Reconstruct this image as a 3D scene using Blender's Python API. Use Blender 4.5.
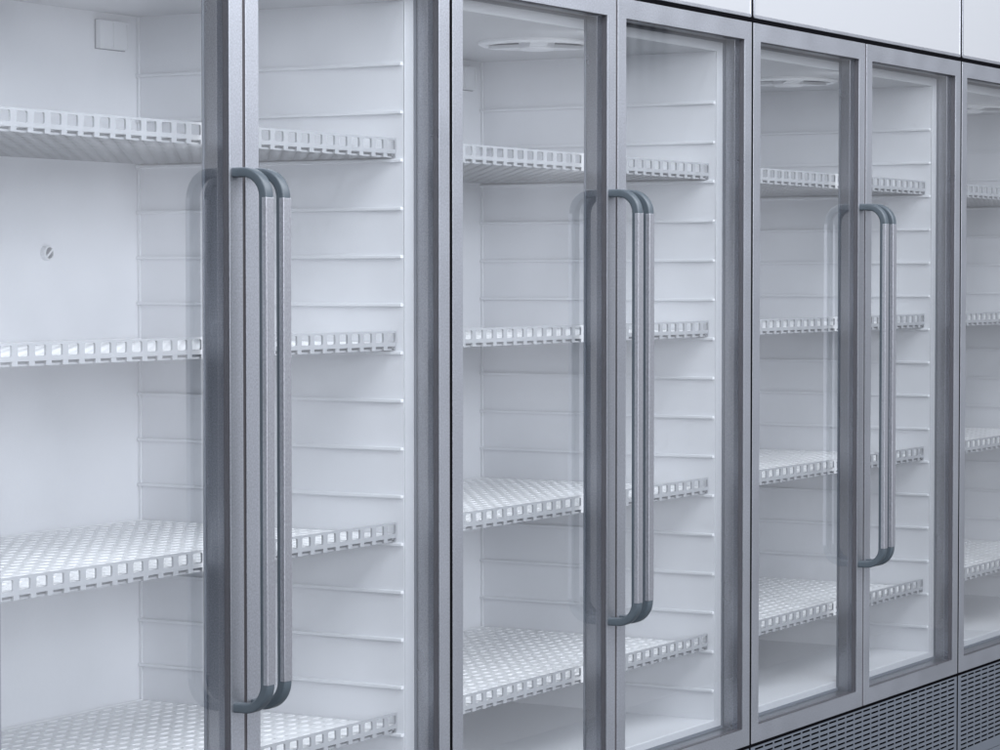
import bpy, bmesh, math
from mathutils import Vector, Matrix

for o in list(bpy.data.objects):
    bpy.data.objects.remove(o)
scene = bpy.context.scene
col = scene.collection

# ------------------------------------------------------------------ camera
cam_d = bpy.data.cameras.new('camera')
cam = bpy.data.objects.new('camera', cam_d)
col.objects.link(cam)
YAW, PITCH = .52999, .03592
cam.location = (.10747, -2.44367, 1.347)
fwd = Vector((math.cos(YAW) * math.cos(PITCH), math.sin(YAW) * math.cos(PITCH), -math.sin(PITCH)))
cam.rotation_euler = fwd.to_track_quat('-Z', 'Y').to_euler()
cam_d.sensor_width = 36
cam_d.lens = 36 * 2743.22 / 1000
cam_d.clip_start = .05
cam_d.clip_end = 200
scene.camera = cam
scene.view_settings.view_transform = 'Standard'
scene.view_settings.look = 'None'
scene.view_settings.exposure = .19
scene.view_settings.gamma = 1
scene.view_settings.use_curve_mapping = False
scene.cycles.max_bounces = 12
scene.cycles.diffuse_bounces = 9
scene.cycles.transparent_max_bounces = 24

# ------------------------------------------------------------------ world
world = bpy.data.worlds.new('World')
scene.world = world
world.use_nodes = True
wn, wl = world.node_tree.nodes, world.node_tree.links
for n in list(wn):
    wn.remove(n)


def wnode(t, **kw):
    n = wn.new(t)
    for k, v in kw.items():
        setattr(n, k, v)
    return n


NEAR = .45
w_out = wnode('ShaderNodeOutputWorld')
w_bg = wnode('ShaderNodeBackground')
w_tc = wnode('ShaderNodeTexCoord')
w_sep = wnode('ShaderNodeSeparateXYZ')
wl.new(w_tc.outputs['Generated'], w_sep.inputs[0])


def wmath(op, a, b=None, c=None, clamp=False):
    n = wnode('ShaderNodeMath', operation=op)
    n.use_clamp = clamp
    for i, v in enumerate((a, b, c)):
        if v is None:
            continue
        if isinstance(v, (int, float)):
            n.inputs[i].default_value = v
        else:
            wl.new(v, n.inputs[i])
    return n.outputs[0]


def wstep(v, lo, hi):
    n = wnode('ShaderNodeMapRange', interpolation_type='SMOOTHSTEP')
    wl.new(v, n.inputs[0])
    n.inputs[1].default_value = lo
    n.inputs[2].default_value = hi
    return n.outputs[0]


# a large softly lit showroom: pale, dimmer towards its far (+X) end, with a
# dark window with blinds painted in at that far end for the glass to reflect
w_noise = wnode('ShaderNodeTexNoise')
w_map = wnode('ShaderNodeMapping')
w_map.inputs['Scale'].default_value = (5, 5, 3)
wl.new(w_tc.outputs['Generated'], w_map.inputs[0])
wl.new(w_map.outputs[0], w_noise.inputs[0])
w_noise.inputs['Scale'].default_value = 3.4
w_noise.inputs['Detail'].default_value = 3
base = wmath('MULTIPLY_ADD', wstep(w_noise.outputs[0], .34, .66), .36, .42)
az = wmath('ARCTAN2', w_sep.outputs[1], w_sep.outputs[0])     # 0 = +X, negative towards -Y
far = wstep(az, -.82, -.38)
base = wmath('MULTIPLY', base, wmath('MULTIPLY_ADD', far, -2.30, 2.85))
base = wmath('MULTIPLY', base, wmath('MULTIPLY_ADD', wstep(w_sep.outputs[2], -.30, .06), .82, .18))   # darker towards the floor
base = wmath('MULTIPLY', base, wmath('MULTIPLY_ADD', wstep(w_sep.outputs[2], .03, .16), -.35, 1.0))   # and towards the ceiling
near = wmath('MULTIPLY', wmath('SUBTRACT', 1.0, wstep(az, -1.15, -.82)), wstep(az, -3.1, -2.7))   # fill glow added behind the camera
near = wmath('MULTIPLY', near, wmath('SUBTRACT', 1.0, wstep(w_sep.outputs[2], .45, .75)))
low = wmath('MULTIPLY_ADD', wstep(w_sep.outputs[2], -.12, .04), .93, .07)
away = wstep(az, -.95, -.85)                                   # only the far end keeps its soft lower gradient
base = wmath('MULTIPLY', base, wmath('MAXIMUM', low, away))
near = wmath('MULTIPLY', near, low)
base = wmath('MULTIPLY_ADD', near, NEAR, base)
# blinds patch, painted in for its reflection: azimuth about -0.47, elevation about 0.06..0.13
win = wmath('MULTIPLY', wstep(az, -.492, -.484), wmath('SUBTRACT', 1.0, wstep(az, -.472, -.466)))
win = wmath('MULTIPLY', win, wmath('MULTIPLY', wstep(w_sep.outputs[2], .062, .082), wmath('SUBTRACT', 1.0, wstep(w_sep.outputs[2], .12, .15))))
strp = wmath('MULTIPLY_ADD', wmath('SINE', wmath('MULTIPLY', az, 1400.0)), .22, .78)
base = wmath('MULTIPLY', base, wmath('SUBTRACT', 1.0, wmath('MULTIPLY', wmath('MULTIPLY', win, strp), .97)))
w_col = wnode('ShaderNodeMix', data_type='RGBA', blend_type='MULTIPLY')
w_col.inputs[0].default_value = 1
wl.new(base, w_col.inputs[6])
w_col.inputs[7].default_value = (.905, .935, 1.03, 1)
wl.new(w_col.outputs[2], w_bg.inputs[0])
w_bg.inputs[1].default_value = .85
wl.new(w_bg.outputs[0], w_out.inputs[0])


# ------------------------------------------------------------------ lamps
def area(name, loc, target, sx, sy, power, color):
    d = bpy.data.lights.new(name, 'AREA')
    d.shape = 'RECTANGLE'
    d.size, d.size_y, d.energy, d.color = sx, sy, power, color
    o = bpy.data.objects.new(name, d)
    o.location = loc
    o.rotation_euler = (Vector(target) - Vector(loc)).to_track_quat('-Z', 'Y').to_euler()
    col.objects.link(o)
    return o


area('ceiling_softbox', (4.6, -1.75, 3.4), (4.9, .2, 1.0), 8.0, 1.9, 235, (.93, .952, 1))
area('front_softbox', (.6, -9.4, 3.3), (4.8, .3, 1.2), 7.5, 2.6, 470, (.93, .952, 1))


# ------------------------------------------------------------------ materials
def mat(name, color, rough=.5, metal=0., bump=0., bscale=400., speck=0., sscale=500., stretch=(1, 1, 1), ior=1.5, mottle=0.):
    m = bpy.data.materials.new(name)
    m.use_nodes = True
    n, l = m.node_tree.nodes, m.node_tree.links
    b = n['Principled BSDF']
    b.inputs['Base Color'].default_value = (*color, 1)
    b.inputs['Roughness'].default_value = rough
    b.inputs['Metallic'].default_value = metal
    b.inputs['IOR'].default_value = ior
    tc = n.new('ShaderNodeTexCoord')
    mp = n.new('ShaderNodeMapping')
    mp.inputs['Scale'].default_value = stretch
    l.new(tc.outputs['Object'], mp.inputs[0])
    if speck or mottle:
        no = n.new('ShaderNodeTexNoise')
        no.inputs['Scale'].default_value = sscale
        no.inputs['Detail'].default_value = 2
        l.new(mp.outputs[0], no.inputs[0])
        mr = n.new('ShaderNodeMapRange')
        mr.inputs[1].default_value, mr.inputs[2].default_value = .3, .7
        mr.inputs[3].default_value, mr.inputs[4].default_value = 1 - speck, 1 + speck
        l.new(no.outputs[0], mr.inputs[0])
        val = mr.outputs[0]
        if mottle:
            n2 = n.new('ShaderNodeTexNoise')
            n2.inputs['Scale'].default_value = 9
            n2.inputs['Detail'].default_value = 4
            l.new(tc.outputs['Object'], n2.inputs[0])
            m2 = n.new('ShaderNodeMapRange')
            m2.inputs[1].default_value, m2.inputs[2].default_value = .3, .7
            m2.inputs[3].default_value, m2.inputs[4].default_value = rough - mottle, rough + mottle
            l.new(n2.outputs[0], m2.inputs[0])
            l.new(m2.outputs[0], b.inputs['Roughness'])
        mx = n.new('ShaderNodeMix')
        mx.data_type = 'RGBA'
        mx.blend_type = 'MULTIPLY'
        mx.inputs[0].default_value = 1
        mx.inputs[6].default_value = (*color, 1)
        l.new(val, mx.inputs[7])
        l.new(mx.outputs[2], b.inputs['Base Color'])
    if bump:
        nb = n.new('ShaderNodeTexNoise')
        nb.inputs['Scale'].default_value = bscale
        nb.inputs['Detail'].default_value = 2
        l.new(mp.outputs[0], nb.inputs[0])
        bp = n.new('ShaderNodeBump')
        bp.inputs['Strength'].default_value = bump
        bp.inputs['Distance'].default_value = .001
        l.new(nb.outputs[0], bp.inputs['Height'])
        l.new(bp.outputs[0], b.inputs['Normal'])
    return m


M = {}
M['metal'] = mat('satin_aluminium', (.445, .465, .505), .38, .93, bump=.22, bscale=420, speck=.13, sscale=300, mottle=.04)
M['gasket'] = mat('blue_grey_magnetic_gasket', (.13, .145, .17), .6)
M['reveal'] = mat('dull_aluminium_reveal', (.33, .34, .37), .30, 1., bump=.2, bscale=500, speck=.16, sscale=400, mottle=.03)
M['stud_and_shadow'] = mat('dark_stud_and_shadow_gap', (.22, .23, .25), .45)
M['trim'] = mat('light_grey_fitting', (.76, .77, .79), .4)
M['grille'] = mat('grey_painted_steel', (.22, .245, .285), .45, .8, bump=.2, speck=.06)
M['liner'] = mat('white_moulded_liner', (.745, .755, .78), .38, 0., bump=.12, bscale=220, speck=.012, sscale=300)
M['shelf'] = mat('white_coated_shelf', (.85, .855, .865), .35)
M['flange'] = mat('shaded_flange_grey', (.50, .51, .535), .4)  # liner plastic greyed: shade painted into the front rim
M['ceiling'] = mat('shaded_ceiling_grey', (.46, .47, .49), .42)  # greyer than the liner: ceiling shade put into the colour
M['lip'] = mat('shaded_shelf_grey', (.34, .35, .37), .4)  # shelf plastic darkened: shade of lips and undersides is in the colour
M['blue'] = mat('slate_blue_plastic', (.050, .066, .080), .42, 0., bump=.08, bscale=600)
M['strip'] = mat('brushed_aluminium_strip', (.37, .38, .41), .50, 1., bump=.5, bscale=500, speck=.14, sscale=500, stretch=(1, 1, .5))
M['bead'] = mat('dark_glazing_spacer', (.07, .07, .08), .45, .4, speck=.2, sscale=900)
M['gap_dark'] = mat('dark_gap_fill', (.004, .004, .005), .7)  # flat black for the darkness in open gaps and behind slots
for nm in ('gap_dark',):
    M[nm].node_tree.nodes['Principled BSDF'].inputs['Specular IOR Level'].default_value = 0
M['seam'] = mat('brown_grey_seam', (.045, .04, .045), .8)
M['panel'] = mat('white_acrylic_panel', (.33, .34, .355), .3)
M['body'] = mat('dark_cabinet_body', (.03, .03, .035), .6)
M['recess'] = mat('grey_vent_recess', (.22, .24, .27), .6)
M['floor'] = mat('pale_grey_floor', (.10, .104, .11), .6, speck=.05, sscale=40)


def glass_mat():
    m = bpy.data.materials.new('clear_glass')
    m.use_nodes = True
    n, l = m.node_tree.nodes, m.node_tree.links
    for x in list(n):
        n.remove(x)
    out = n.new('ShaderNodeOutputMaterial')
    tr = n.new('ShaderNodeBsdfTransparent')
    tr.inputs[0].default_value = (.975, .985, .99, 1)
    gl = n.new('ShaderNodeBsdfGlossy')
    gl.inputs['Roughness'].default_value = .006
    fr = n.new('ShaderNodeFresnel')
    fr.inputs[0].default_value = 1.5
    ge = n.new('ShaderNodeNewGeometry')
    inv = n.new('ShaderNodeMath')
    inv.operation = 'SUBTRACT'
    inv.inputs[0].default_value = 2.7
    bk = n.new('ShaderNodeMath')
    bk.operation = 'MULTIPLY'
    bk.inputs[1].default_value = 2.7
    l.new(ge.outputs['Backfacing'], bk.inputs[0])
    l.new(bk.outputs[0], inv.inputs[1])
    mu = n.new('ShaderNodeMath')
    mu.operation = 'MULTIPLY'
    mu.use_clamp = True
    l.new(fr.outputs[0], mu.inputs[0])
    l.new(inv.outputs[0], mu.inputs[1])
    mx = n.new('ShaderNodeMixShader')
    l.new(mu.outputs[0], mx.inputs[0])
    l.new(tr.outputs[0], mx.inputs[1])
    l.new(gl.outputs[0], mx.inputs[2])
    l.new(mx.outputs[0], out.inputs[0])
    return m


M['glass'] = glass_mat()


# ------------------------------------------------------------------ mesh helpers
def box(bm, x0, x1, y0, y1, z0, z1, mi=0):
    v = [bm.verts.new((x, y, z)) for z in (z0, z1) for y in (y0, y1) for x in (x0, x1)]
    for f in ((0, 2, 3, 1), (4, 5, 7, 6), (0, 1, 5, 4), (2, 6, 7, 3), (0, 4, 6, 2), (1, 3, 7, 5)):
        bm.faces.new([v[i] for i in f]).material_index = mi
    return v


def perforated(bm, us, vs, hole, t0, t1, axes, r=0., seg=2, rim=0.):
    """sheet over grid us x vs with holes, thickness t0..t1; axes maps (u, v, t) to xyz"""
    nu, nv = len(us) - 1, len(vs) - 1
    vert = {}

    def V(i, j, s):
        k = (i, j, s)
        if k not in vert:
            p = [0, 0, 0]
            p[axes[0]], p[axes[1]], p[axes[2]] = us[i], vs[j], (t0, t1)[s]
            vert[k] = bm.verts.new(p)
        return vert[k]

    solid = lambda i, j: 0 <= i < nu and 0 <= j < nv and not hole(i, j)
    faces = []
    for i in range(nu):
        for j in range(nv):
            if not solid(i, j):
                continue
            q = ((i, j), (i + 1, j), (i + 1, j + 1), (i, j + 1))
            faces.append(bm.faces.new([V(a, b, 0) for a, b in q]))
            faces.append(bm.faces.new([V(a, b, 1) for a, b in reversed(q)]))
            for di, dj, a, b in ((-1, 0, 3, 0), (1, 0, 1, 2), (0, -1, 0, 1), (0, 1, 2, 3)):
                if not solid(i + di, j + dj):
                    faces.append(bm.faces.new([V(*q[b], 0), V(*q[a], 0), V(*q[a], 1), V(*q[b], 1)]))
    if r:
        es = []
        for (i, j, s), v in vert.items():
            if s == 0 and (i, j, 1) in vert:
                n_sol = sum(solid(a, b) for a in (i - 1, i) for b in (j - 1, j))
                if n_sol in (1, 3):
                    e = bm.edges.get((v, vert[(i, j, 1)]))
                    if e:
                        es.append(e)
        if es:
            bmesh.ops.bevel(bm, geom=es, offset=r, segments=seg, affect='EDGES', profile=.5)
    return faces


def link(name, bm, mats, parent=None, bevel=0., seg=2, smooth=True, loc=None):
    bmesh.ops.remove_doubles(bm, verts=bm.verts, dist=1e-6)
    bmesh.ops.recalc_face_normals(bm, faces=bm.faces)
    me = bpy.data.meshes.new(name)
    if smooth:
        for f in bm.faces:
            f.smooth = True
        for e in bm.edges:
            if len(e.link_faces) != 2 or e.calc_face_angle(0) > math.radians(32):
                e.smooth = False
    bm.to_mesh(me)
    bm.free()
    for m in (mats if isinstance(mats, (list, tuple)) else [mats]):
        me.materials.append(m)
    o = bpy.data.objects.new(name, me)
    col.objects.link(o)
    if parent:
        o.parent = parent
    if loc:
        o.location = loc
    if bevel:
        b = o.modifiers.new('bevel', 'BEVEL')
        b.width = bevel
        b.segments = seg
        b.limit_method = 'ANGLE'
        b.angle_limit = math.radians(50)
        b.harden_normals = True
    return o


def tag(o, label=None, cat=None, group=None, kind=None):
    for k, v in (('label', label), ('category', cat), ('group', group), ('kind', kind)):
        if v:
            o[k] = v
    return o


def empty(name, loc):
    o = bpy.data.objects.new(name, None)
    o.empty_display_size = .1
    o.location = loc
    col.objects.link(o)
    return o


def kids(o):
    return [c for c in bpy.data.objects if c.parent == o]


def copy_tree(o, parent=None):
    c = o.copy()
    col.objects.link(c)
    c.parent = parent
    for ch in kids(o):
        copy_tree(ch, c)
    return c


# ------------------------------------------------------------------ setting
bm = bmesh.new()
box(bm, -1, 10, -1.5, 1.5, -.05, 0)
tag(link('floor', bm, M['floor']), kind='structure')

# ------------------------------------------------------------------ dimensions (metres, local to one fridge)
X0, PITCHX = 2.9075, 1.206
ZT, ZB = 1.8752, .3636          # door top / bottom
WS = .034                       # stile width
IX0, IX1 = .0728, 1.1332        # inner side walls
YF, YB = .050, .6148            # inner front / back
ZC, ZF = 1.812, .4215           # inner ceiling / floor
RIB0, RIBP = 1.7081, .08154
SEAM = .603


def make_liner(root):
    bm = bmesh.new()
    t = .012
    box(bm, IX0 - t, IX1 + t, YB, YB + t, ZF - t, ZC + t)                 # back
    # the side walls, ceiling and floor run forward to the front rim
    box(bm, IX0 - t, IX0, YF, YB, ZF - t, ZC + t)
    box(bm, IX1, IX1 + t, YF, YB, ZF - t, ZC + t)
    box(bm, IX0, IX1, YF, YB, ZC, ZC + t)
    bm.normal_update()
    box(bm, IX0, IX1, YF, YB, ZF - t, ZF)
    # front flange the doors close against
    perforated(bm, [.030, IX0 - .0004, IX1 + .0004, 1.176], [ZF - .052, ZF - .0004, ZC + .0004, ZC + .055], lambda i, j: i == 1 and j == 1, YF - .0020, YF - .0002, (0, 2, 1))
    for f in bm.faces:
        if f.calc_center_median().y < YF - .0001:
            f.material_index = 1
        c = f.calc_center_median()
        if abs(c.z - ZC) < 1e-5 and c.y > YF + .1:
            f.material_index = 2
    # rounded bead where back wall and side walls meet
    for x, s in ((IX1, -1), (IX0, 1)):
        box(bm, min(x, x + s * .0035), max(x, x + s * .0035), YB - .006, YB - .0002, ZF, ZC)
    # ledges of the far side wall stay in this mesh: the photograph does not show them
    for k in range(16):
        z = RIB0 - RIBP * k
        box(bm, IX0, IX0 + .008, YF + .002, YB - .0065, z - .005, z + .002)
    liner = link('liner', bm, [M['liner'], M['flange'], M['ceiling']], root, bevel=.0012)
    # shelf ledges on the wall the camera sees
    lb = bmesh.new()
    box(lb, IX1 - .0078, IX1 + .001, YF + .001, YB - .0004, -.0046, .0012)
    l0 = link('shelf_ledge', lb, M['liner'], liner, bevel=.0012, seg=2, loc=(0, 0, RIB0))
    for k in range(1, 16):
        c = l0.copy()
        c.location = (0, 0, RIB0 - RIBP * k)
        col.objects.link(c)
        c.parent = liner
    # two-panel cover plate high on the back wall
    bm = bmesh.new()
    xa, xb, za, zb = 1.0130, 1.0935, 1.7482, 1.7975
    xm = (xa + xb) / 2
    box(bm, xa, xb, YB - .009, YB + .002, za, zb)
    box(bm, xa - .0014, xb + .0014, YB - .0022, YB + .0015, za - .0016, zb + .0014, 1)  # dark outline painted in as the plate's shadow gap
    w = .0026
    y0, y1 = YB - .0115, YB - .0085
    box(bm, xa, xb, y0, y1, zb - w, zb)
    box(bm, xa, xb, y0, y1, za, za + w)
    for x in (xa, xm - w / 2, xb - w):
        box(bm, x, x + w, y0, y1, za + w, zb - w)
    link('cover_plate', bm, [M['trim'], M['stud_and_shadow']], liner, bevel=.0005)
    # round fluted plug in the back wall
    bm = bmesh.new()
    cx, cz, R = .8743, 1.3872, .0128
    lathe(bm, [(R, 0), (R, -.009), (R - .001, -.0105), (R - .0028, -.0105), (R - .0031, -.0080)], 32, (cx, YB, cz), 'y')
    lathe(bm, [(R - .0031, -.0080), (.0001, -.0080)], 32, (cx, YB, cz), 'y', mi=1)
    for k in range(6):
        a = math.radians(30 * k + 10)
        wbar = .0016 if k != 1 else .0034
        c, s = math.cos(a), math.sin(a)
        vs = box(bm, -R + .002, R - .002, -.0112 if k == 1 else -.0098, -.008, -wbar / 2, wbar / 2, 0 if k == 1 else 1)
        for v in vs:
            x, z = v.co.x, v.co.z
            v.co = Vector((cx + x * c - z * s, YB + v.co.y, cz + x * s + z * c))
    link('drain_plug', bm, [M['trim'], M['stud_and_shadow']], liner)
    # round fan cover in the ceiling: rim, hub and spokes over a grey recess
    bm = bmesh.new()
    cx, cy = .757, .262
    lathe(bm, [(.118, 0), (.117, -.004), (.110, -.008), (.103, -.0085), (.100, -.006), (.099, -.001)], 64, (cx, cy, ZC), 'z')
    lathe(bm, [(.036, -.001), (.035, -.012), (.030, -.016), (.0001, -.017)], 40, (cx, cy, ZC), 'z')
    for k in range(3):
        a = math.radians(120 * k + 212)
        c, s = math.cos(a), math.sin(a)
        vs = box(bm, .03, .102, -.017, .017, -.010, -.0035)
        for v in vs:
            x, y = v.co.x, v.co.y
            v.co = Vector((cx + x * c - y * s, cy + x * s + y * c, ZC + v.co.z))
    n0 = len(bm.faces)
    lathe(bm, [(.0995, -.0008), (.0001, -.0012)], 48, (cx, cy, ZC), 'z', mi=1)
    link('fan_cover', bm, [M['trim'], M['recess']], liner)
    return liner


def lathe(bm, prof, n, c, axis, mi=0):
    rings = []
    for r, h in prof:
        ring = []
        for i in range(n):
            a = 2 * math.pi * i / n
            if axis == 'y':
                p = (c[0] + r * math.cos(a), c[1] + h, c[2] + r * math.sin(a))
            else:
                p = (c[0] + r * math.cos(a), c[1] + r * math.sin(a), c[2] + h)
            ring.append(bm.verts.new(p))
        rings.append(ring)
    for a, b in zip(rings, rings[1:]):
        for i in range(n):
            bm.faces.new((a[i], a[(i + 1) % n], b[(i + 1) % n], b[i])).material_index = mi


def sweep_handle(bm, x0, x1, yo, zt, zb, th, R, inset_in=None):
    """U-shaped flat bar: arms leave the stile, rounded corners, upright between them"""
    path = [((0.002), zt - th / 2, (0, 1))]
    pts = []
    rc = R - th / 2
    yc, ztc, zbc = yo + R, zt - R, zb + R
    pts.append(((.001, zt - th / 2), (0, 1)))
    n = 12
    for i in range(n + 1):
        a = math.pi / 2 * i / n
        pts.append(((yc - rc * math.sin(a), ztc + rc * math.cos(a)), (-math.sin(a), math.cos(a))))
    for i in range(n + 1):
        a = math.pi / 2 * i / n
        pts.append(((yc - rc * math.cos(a), zbc - rc * math.sin(a)), (-math.cos(a), -math.sin(a))))
    pts.append(((.001, zb + th / 2), (0, -1)))
    # profile in (x, n): n outward; rounded rectangle
    h, b = th / 2, .0030
    prof = []
    for cx, cn, a0 in ((x1 - b, h - b, 0), (x0 + b, h - b, 90), (x0 + b, -h + b, 180), (x1 - b, -h + b, 270)):
        for k in range(4):
            a = math.radians(a0 + 30 * k)
            prof.append((cx + b * math.cos(a), cn + b * math.sin(a)))
    rings = []
    for (y, z), (ny, nz) in pts:
        rings.append([bm.verts.new((px, y + ny * pn, z + nz * pn)) for px, pn in prof])
    m = len(prof)
    for a, b_ in zip(rings, rings[1:]):
        for i in range(m):
            bm.faces.new((a[i], a[(i + 1) % m], b_[(i + 1) % m], b_[i]))
    bm.faces.new(rings[0])
    bm.faces.new(list(reversed(rings[-1])))


def make_door(root, side):
    """side 0 = door at the left, 1 = at the right"""
    xa = .005 if side == 0 else SEAM + .0040
    xb = SEAM - .0040 if side == 0 else 1.201
    bm = bmesh.new()
    rt, rb = .0375, .0375
    perforated(bm, [xa, xa + WS, xb - WS, xb], [ZB, ZB + rb, ZT - rt, ZT], lambda i, j: i == 1 and j == 1, 0, .046, (0, 2, 1))
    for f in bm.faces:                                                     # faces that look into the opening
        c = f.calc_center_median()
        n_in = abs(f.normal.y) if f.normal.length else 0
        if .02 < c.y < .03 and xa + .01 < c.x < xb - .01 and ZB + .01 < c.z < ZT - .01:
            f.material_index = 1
    door = link('door', bm, [M['metal'], M['reveal']], root, bevel=.0006, seg=2)
    g0, g1, z0, z1 = xa + WS, xb - WS, ZB + rb, ZT - rt
    bm = bmesh.new()
    box(bm, g0 + .0002, g1 - .0002, .0118, .0158, z0 + .0002, z1 - .0002)
    link('glass_pane', bm, M['glass'], door, smooth=False)
    # dark spacer round the pane, and the dark rubber at the back of the frame
    for nm, ya, yb_, w in (('glazing_spacer', .0022, .0116, .0010), ('door_gasket', .0462, .0478, -.0020)):
        bm = bmesh.new()
        o = .0 if w > 0 else .006
        if w > 0:
            us = [g0 + .0001, g0 + w, g1 - w, g1 - .0001]
            vs = [z0 + .0001, z0 + w, z1 - w, z1 - .0001]
        else:
            us = [xa + .004, g0 + .0050, g1 - .0050, xb - .004]
            vs = [ZB + .004, z0 + .006, z1 - .006, ZT - .004]
        perforated(bm, us, vs, lambda i, j: i == 1 and j == 1, ya, yb_, (0, 2, 1))
        link(nm, bm, M['bead' if nm == 'glazing_spacer' else 'gasket'], door)
    # handle
    if side == 0:
        hx0, hx1 = .5705, .5905
    else:
        hx0, hx1 = .6155, .6355
    yo, zt, zb, th, R = -.0635, 1.5114, .6848, .0148, .0452
    bm = bmesh.new()
    sweep_handle(bm, hx0, hx1, yo, zt, zb, th, R)
    link('handle', bm, M['blue'], door)
    bm = bmesh.new()
    e = .0003
    box(bm, hx0 - e, hx1 + e, yo - e, yo + .0085, zb + R + .0002, zt - R - .0002)
    link('grip_strip', bm, M['strip'], door, bevel=.0012, seg=2)
    return door


def fill_lamps(root):
    # slim upright fill lamps added to even out the inside, hidden behind the left stile and behind the pair of middle stiles
    for nm, x, ang, w in (('led_lamp', IX0 + .002, 40, .50), ('led_lamp', SEAM, 0, .65)):
        d = bpy.data.lights.get('led_lamp_%d' % ang) or bpy.data.lights.new('led_lamp_%d' % ang, 'AREA')
        d.shape = 'RECTANGLE'
        d.size, d.size_y, d.energy, d.color = (.05 if ang == 0 else .016), 1.36, w, (.93, .952, 1)
        o = bpy.data.objects.new(nm, d)
        o.location = (x, YF - .001, (ZF + ZC) / 2)
        a = math.radians(ang)
        o.rotation_euler = Vector((math.sin(a), math.cos(a), 0)).to_track_quat('-Z', 'Y').to_euler()
        col.objects.link(o)
        o.parent = root


def make_grille(root):
    bm = bmesh.new()
    us = [.0045]
    p, w = .0486, .0428
    for k in range(24):
        us += [.0227 + p * k + .0028, .0227 + p * k + .0028 + w]
    us.append(1.2015)
    vs = [.1400]
    rows = 17
    zp, h = .01132, .0046
    for j in range(rows):
        zc = .3500 - .0 - zp * (rows - 1 - j)
        vs += [zc - h / 2 - .0, zc + h / 2]
    vs.append(.3560)
    perforated(bm, us, vs, lambda i, j: i % 2 == 1 and j % 2 == 1, .0015, .0030, (0, 2, 1))
    # sheet folded back along its top and sides
    box(bm, .0045, 1.2015, .0032, .02, .3545, .3560)
    g = link('ventilation_grille', bm, M['grille'], root)
    bm = bmesh.new()
    box(bm, .0045, 1.2015, .001, .03, .012, .1385)
    link('kick_plate', bm, M['grille'], root, bevel=.0012)
    for x in (.07, 1.136):
        for y in (.09, .58):
            bm = bmesh.new()
            lathe(bm, [(.0001, 0), (.022, 0), (.022, .008), (.010, .010), (.010, .06)], 20, (x, y, 0), 'z')
            link('foot', bm, M['body'], root)
    return g


def round_plate(bm, x0, x1, z0, z1, y0, y1, r, hx=None, n=6):
    """plate in the XZ plane with rounded corners; hx = inner window inset (makes a frame)"""
    def loop(a0, a1, b0, b1, rr):
        pts = []
        for cx, cz, s in ((a1 - rr, b1 - rr, 0), (a0 + rr, b1 - rr, 90), (a0 + rr, b0 + rr, 180), (a1 - rr, b0 + rr, 270)):
            for k in range(n + 1):
                a = math.radians(s + 90 * k / n)
                pts.append((cx + rr * math.cos(a), cz + rr * math.sin(a)))
        return pts
    out = loop(x0, x1, z0, z1, r)
    fo = [bm.verts.new((x, y0, z)) for x, z in out]
    bo = [bm.verts.new((x, y1, z)) for x, z in out]
    m = len(out)
    for i in range(m):
        bm.faces.new((fo[i], fo[(i + 1) % m], bo[(i + 1) % m], bo[i]))
    if hx is None:
        bm.faces.new(fo)
        bm.faces.new(bo)
        return
    inn = loop(x0 + hx, x1 - hx, z0 + hx, z1 - hx, max(r - hx * .5, .001))
    fi = [bm.verts.new((x, y0, z)) for x, z in inn]
    bi = [bm.verts.new((x, y1, z)) for x, z in inn]
    for i in range(m):
        j = (i + 1) % m
        bm.faces.new((fo[i], fo[j], fi[j], fi[i]))
        bm.faces.new((bo[i], bo[j], bi[j], bi[i]))
        bm.faces.new((fi[i], fi[j], bi[j], bi[i]))


def make_fridge():
    root = empty('display_fridge', (X0, 0, 0))
    bm = bmesh.new()                                                       # insulated body round the liner
    box(bm, .0006, IX0 - .0125, .0501, .66, .06, 2.14)
    box(bm, IX1 + .0125, 1.2054, .0501, .66, .06, 2.14)
    box(bm, IX0 - .0125, IX1 + .0125, YB + .0125, .66, .06, 2.14)
    box(bm, IX0 - .0125, IX1 + .0125, .0500, YB + .0125, ZC + .0125, 2.14)
    box(bm, IX0 - .0125, IX1 + .0125, .0500, YB + .0125, .06, ZF - .0125)
    link('cabinet_body', bm, M['body'], root)
    bm = bmesh.new()                                                       # black filler standing in for the darkness of the gaps between the fronts
    box(bm, .0003, .0047, .0016, .0490, .06, 2.13)
    box(bm, 1.2013, 1.2057, .0016, .0490, .06, 2.13)
    box(bm, .0048, 1.2012, .0018, .0490, ZT + .0008, ZT + .0090)
    box(bm, .0048, 1.2012, .0018, .0490, .3568, ZB - .0008)
    link('gap_filler', bm, M['gap_dark'], root)
    bm = bmesh.new()
    box(bm, SEAM - .0037, SEAM + .0037, .0022, .0470, ZB, ZT)
    link('door_seam_strip', bm, M['seam'], root)
    bm = bmesh.new()
    box(bm, .0045, 1.2015, .0300, .0490, .14, .3563)
    link('grille_backing', bm, M['gap_dark'], root)
    make_liner(root)
    for s in (0, 1):
        make_door(root, s)
    bm = bmesh.new()
    round_plate(bm, .0052, 1.2008, 1.8848, 2.135, 0, .045, .006, hx=.0070)
    hd = link('header_frame', bm, M['metal'], root, bevel=.0012)
    bm = bmesh.new()
    round_plate(bm, .0052 + .0072, 1.2008 - .0072, 1.8848 + .0072, 2.135 - .0072, .0008, .04, .002)
    link('light_panel', bm, M['panel'], hd)
    make_grille(root)
    fill_lamps(root)
    return root


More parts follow.
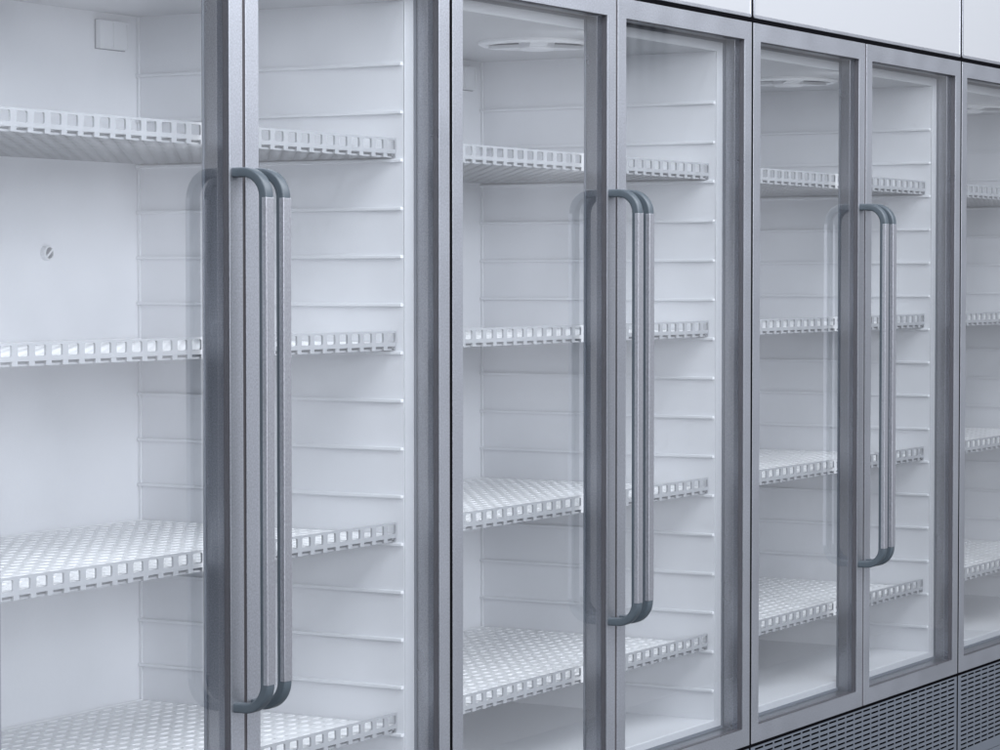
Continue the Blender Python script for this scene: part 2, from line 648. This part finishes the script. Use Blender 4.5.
def make_shelf():
    """coated grid shelf with a perforated front lip; origin at its left front foot"""
    W, D, p = 1.0560, .5430, .0366
    n = 29
    x_off = .0050
    post = .0125
    xs = [0.]
    for k in range(n):
        xs += [x_off + p * k, x_off + p * k + p - post]
    xs.append(W)
    root = empty('grid_shelf', (0, 0, 0))
    # lip
    bm = bmesh.new()
    perforated(bm, xs, [.0075, .0142, .0302, .0338], lambda i, j: j == 1 and i % 2 == 1, 0, .0036, (0, 2, 1), r=.0026, seg=2)
    for k in range(n + 1):
        a = xs[2 * k]
        b = xs[2 * k + 1]
        if k == n:
            a, b = xs[-2], W
        c = (a + b) / 2
        hw = min(.0060, (b - a) / 2)
        box(bm, c - hw, c + hw, .0002, .0040, .0008, .0080)
    box(bm, .0008, W - .0008, .0042, .0080, .0004, .0034)
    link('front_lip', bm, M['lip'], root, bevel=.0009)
    # perforated top
    bm = bmesh.new()
    ys = [.0022]
    q = .0265
    ny = 20
    slot = .0125
    for k in range(ny):
        ys += [.0042 + .0090 + q * k, .0042 + .0090 + q * k + slot]
    ys.append(D)
    xs2 = [.0005]
    for k in range(n):
        xs2 += [x_off + p * k - .0010, x_off + p * k + p - post + .0010]
    xs2.append(W - .0005)
    perforated(bm, xs2, ys, lambda i, j: i % 2 == 1 and j % 2 == 1, .0072, .0138, (0, 1, 2), r=.0058, seg=2)
    # stiffening fins under the top, greyed to paint in the underside's shade
    for k in range(n + 1):
        c = (xs[2 * k] + xs[2 * k + 1]) / 2
        if k == n:
            c = W - .004
        hw = .0032
        c = max(c, .004)
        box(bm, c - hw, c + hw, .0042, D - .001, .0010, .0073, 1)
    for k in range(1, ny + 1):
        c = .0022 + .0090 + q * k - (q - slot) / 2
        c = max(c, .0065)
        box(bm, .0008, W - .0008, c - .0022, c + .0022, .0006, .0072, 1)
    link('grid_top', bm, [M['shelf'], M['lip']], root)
    # back upstand
    bm = bmesh.new()
    box(bm, .0, W, D + .0002, D + .0035, .0020, .0150)
    link('back_rail', bm, M['shelf'], root, bevel=.0008)
    return root


# ------------------------------------------------------------------ build: fridges
FR = ['leftmost glass door fridge, with a round plug visible on its back wall',
      'second glass door fridge from the left, whole back corner and ceiling fan cover in view',
      'third glass door fridge from the left, directly above a whole stretch of slotted grille',
      'rightmost glass door fridge, only a narrow strip of it showing at the right edge']
proto = make_fridge()
fridges = [proto]
for i in range(1, 4):
    c = copy_tree(proto)
    c.location = (X0 + PITCHX * i, 0, 0)
    fridges.append(c)
for f, lab in zip(fridges, FR):
    tag(f, lab, 'fridge', 'row of two door display fridges')

# ------------------------------------------------------------------ build: shelves
shelf0 = make_shelf()
where = ['leftmost fridge', 'second fridge from the left', 'third fridge from the left', 'cut off rightmost fridge']
level = ['topmost white grid shelf in the {}', 'white grid shelf second from the top in the {}',
         'white grid shelf third from the top in the {}', 'lowest white grid shelf in the {}']
first = True
for i in range(4):
    for j, k in enumerate((2, 6, 10, 14)):
        s = shelf0 if first else copy_tree(shelf0)
        first = False
        s.location = (X0 + PITCHX * i + .0750, .0640, RIB0 - RIBP * k + .0022)
        tag(s, level[j].format(where[i]), 'shelf', 'perforated shelves inside the fridges')
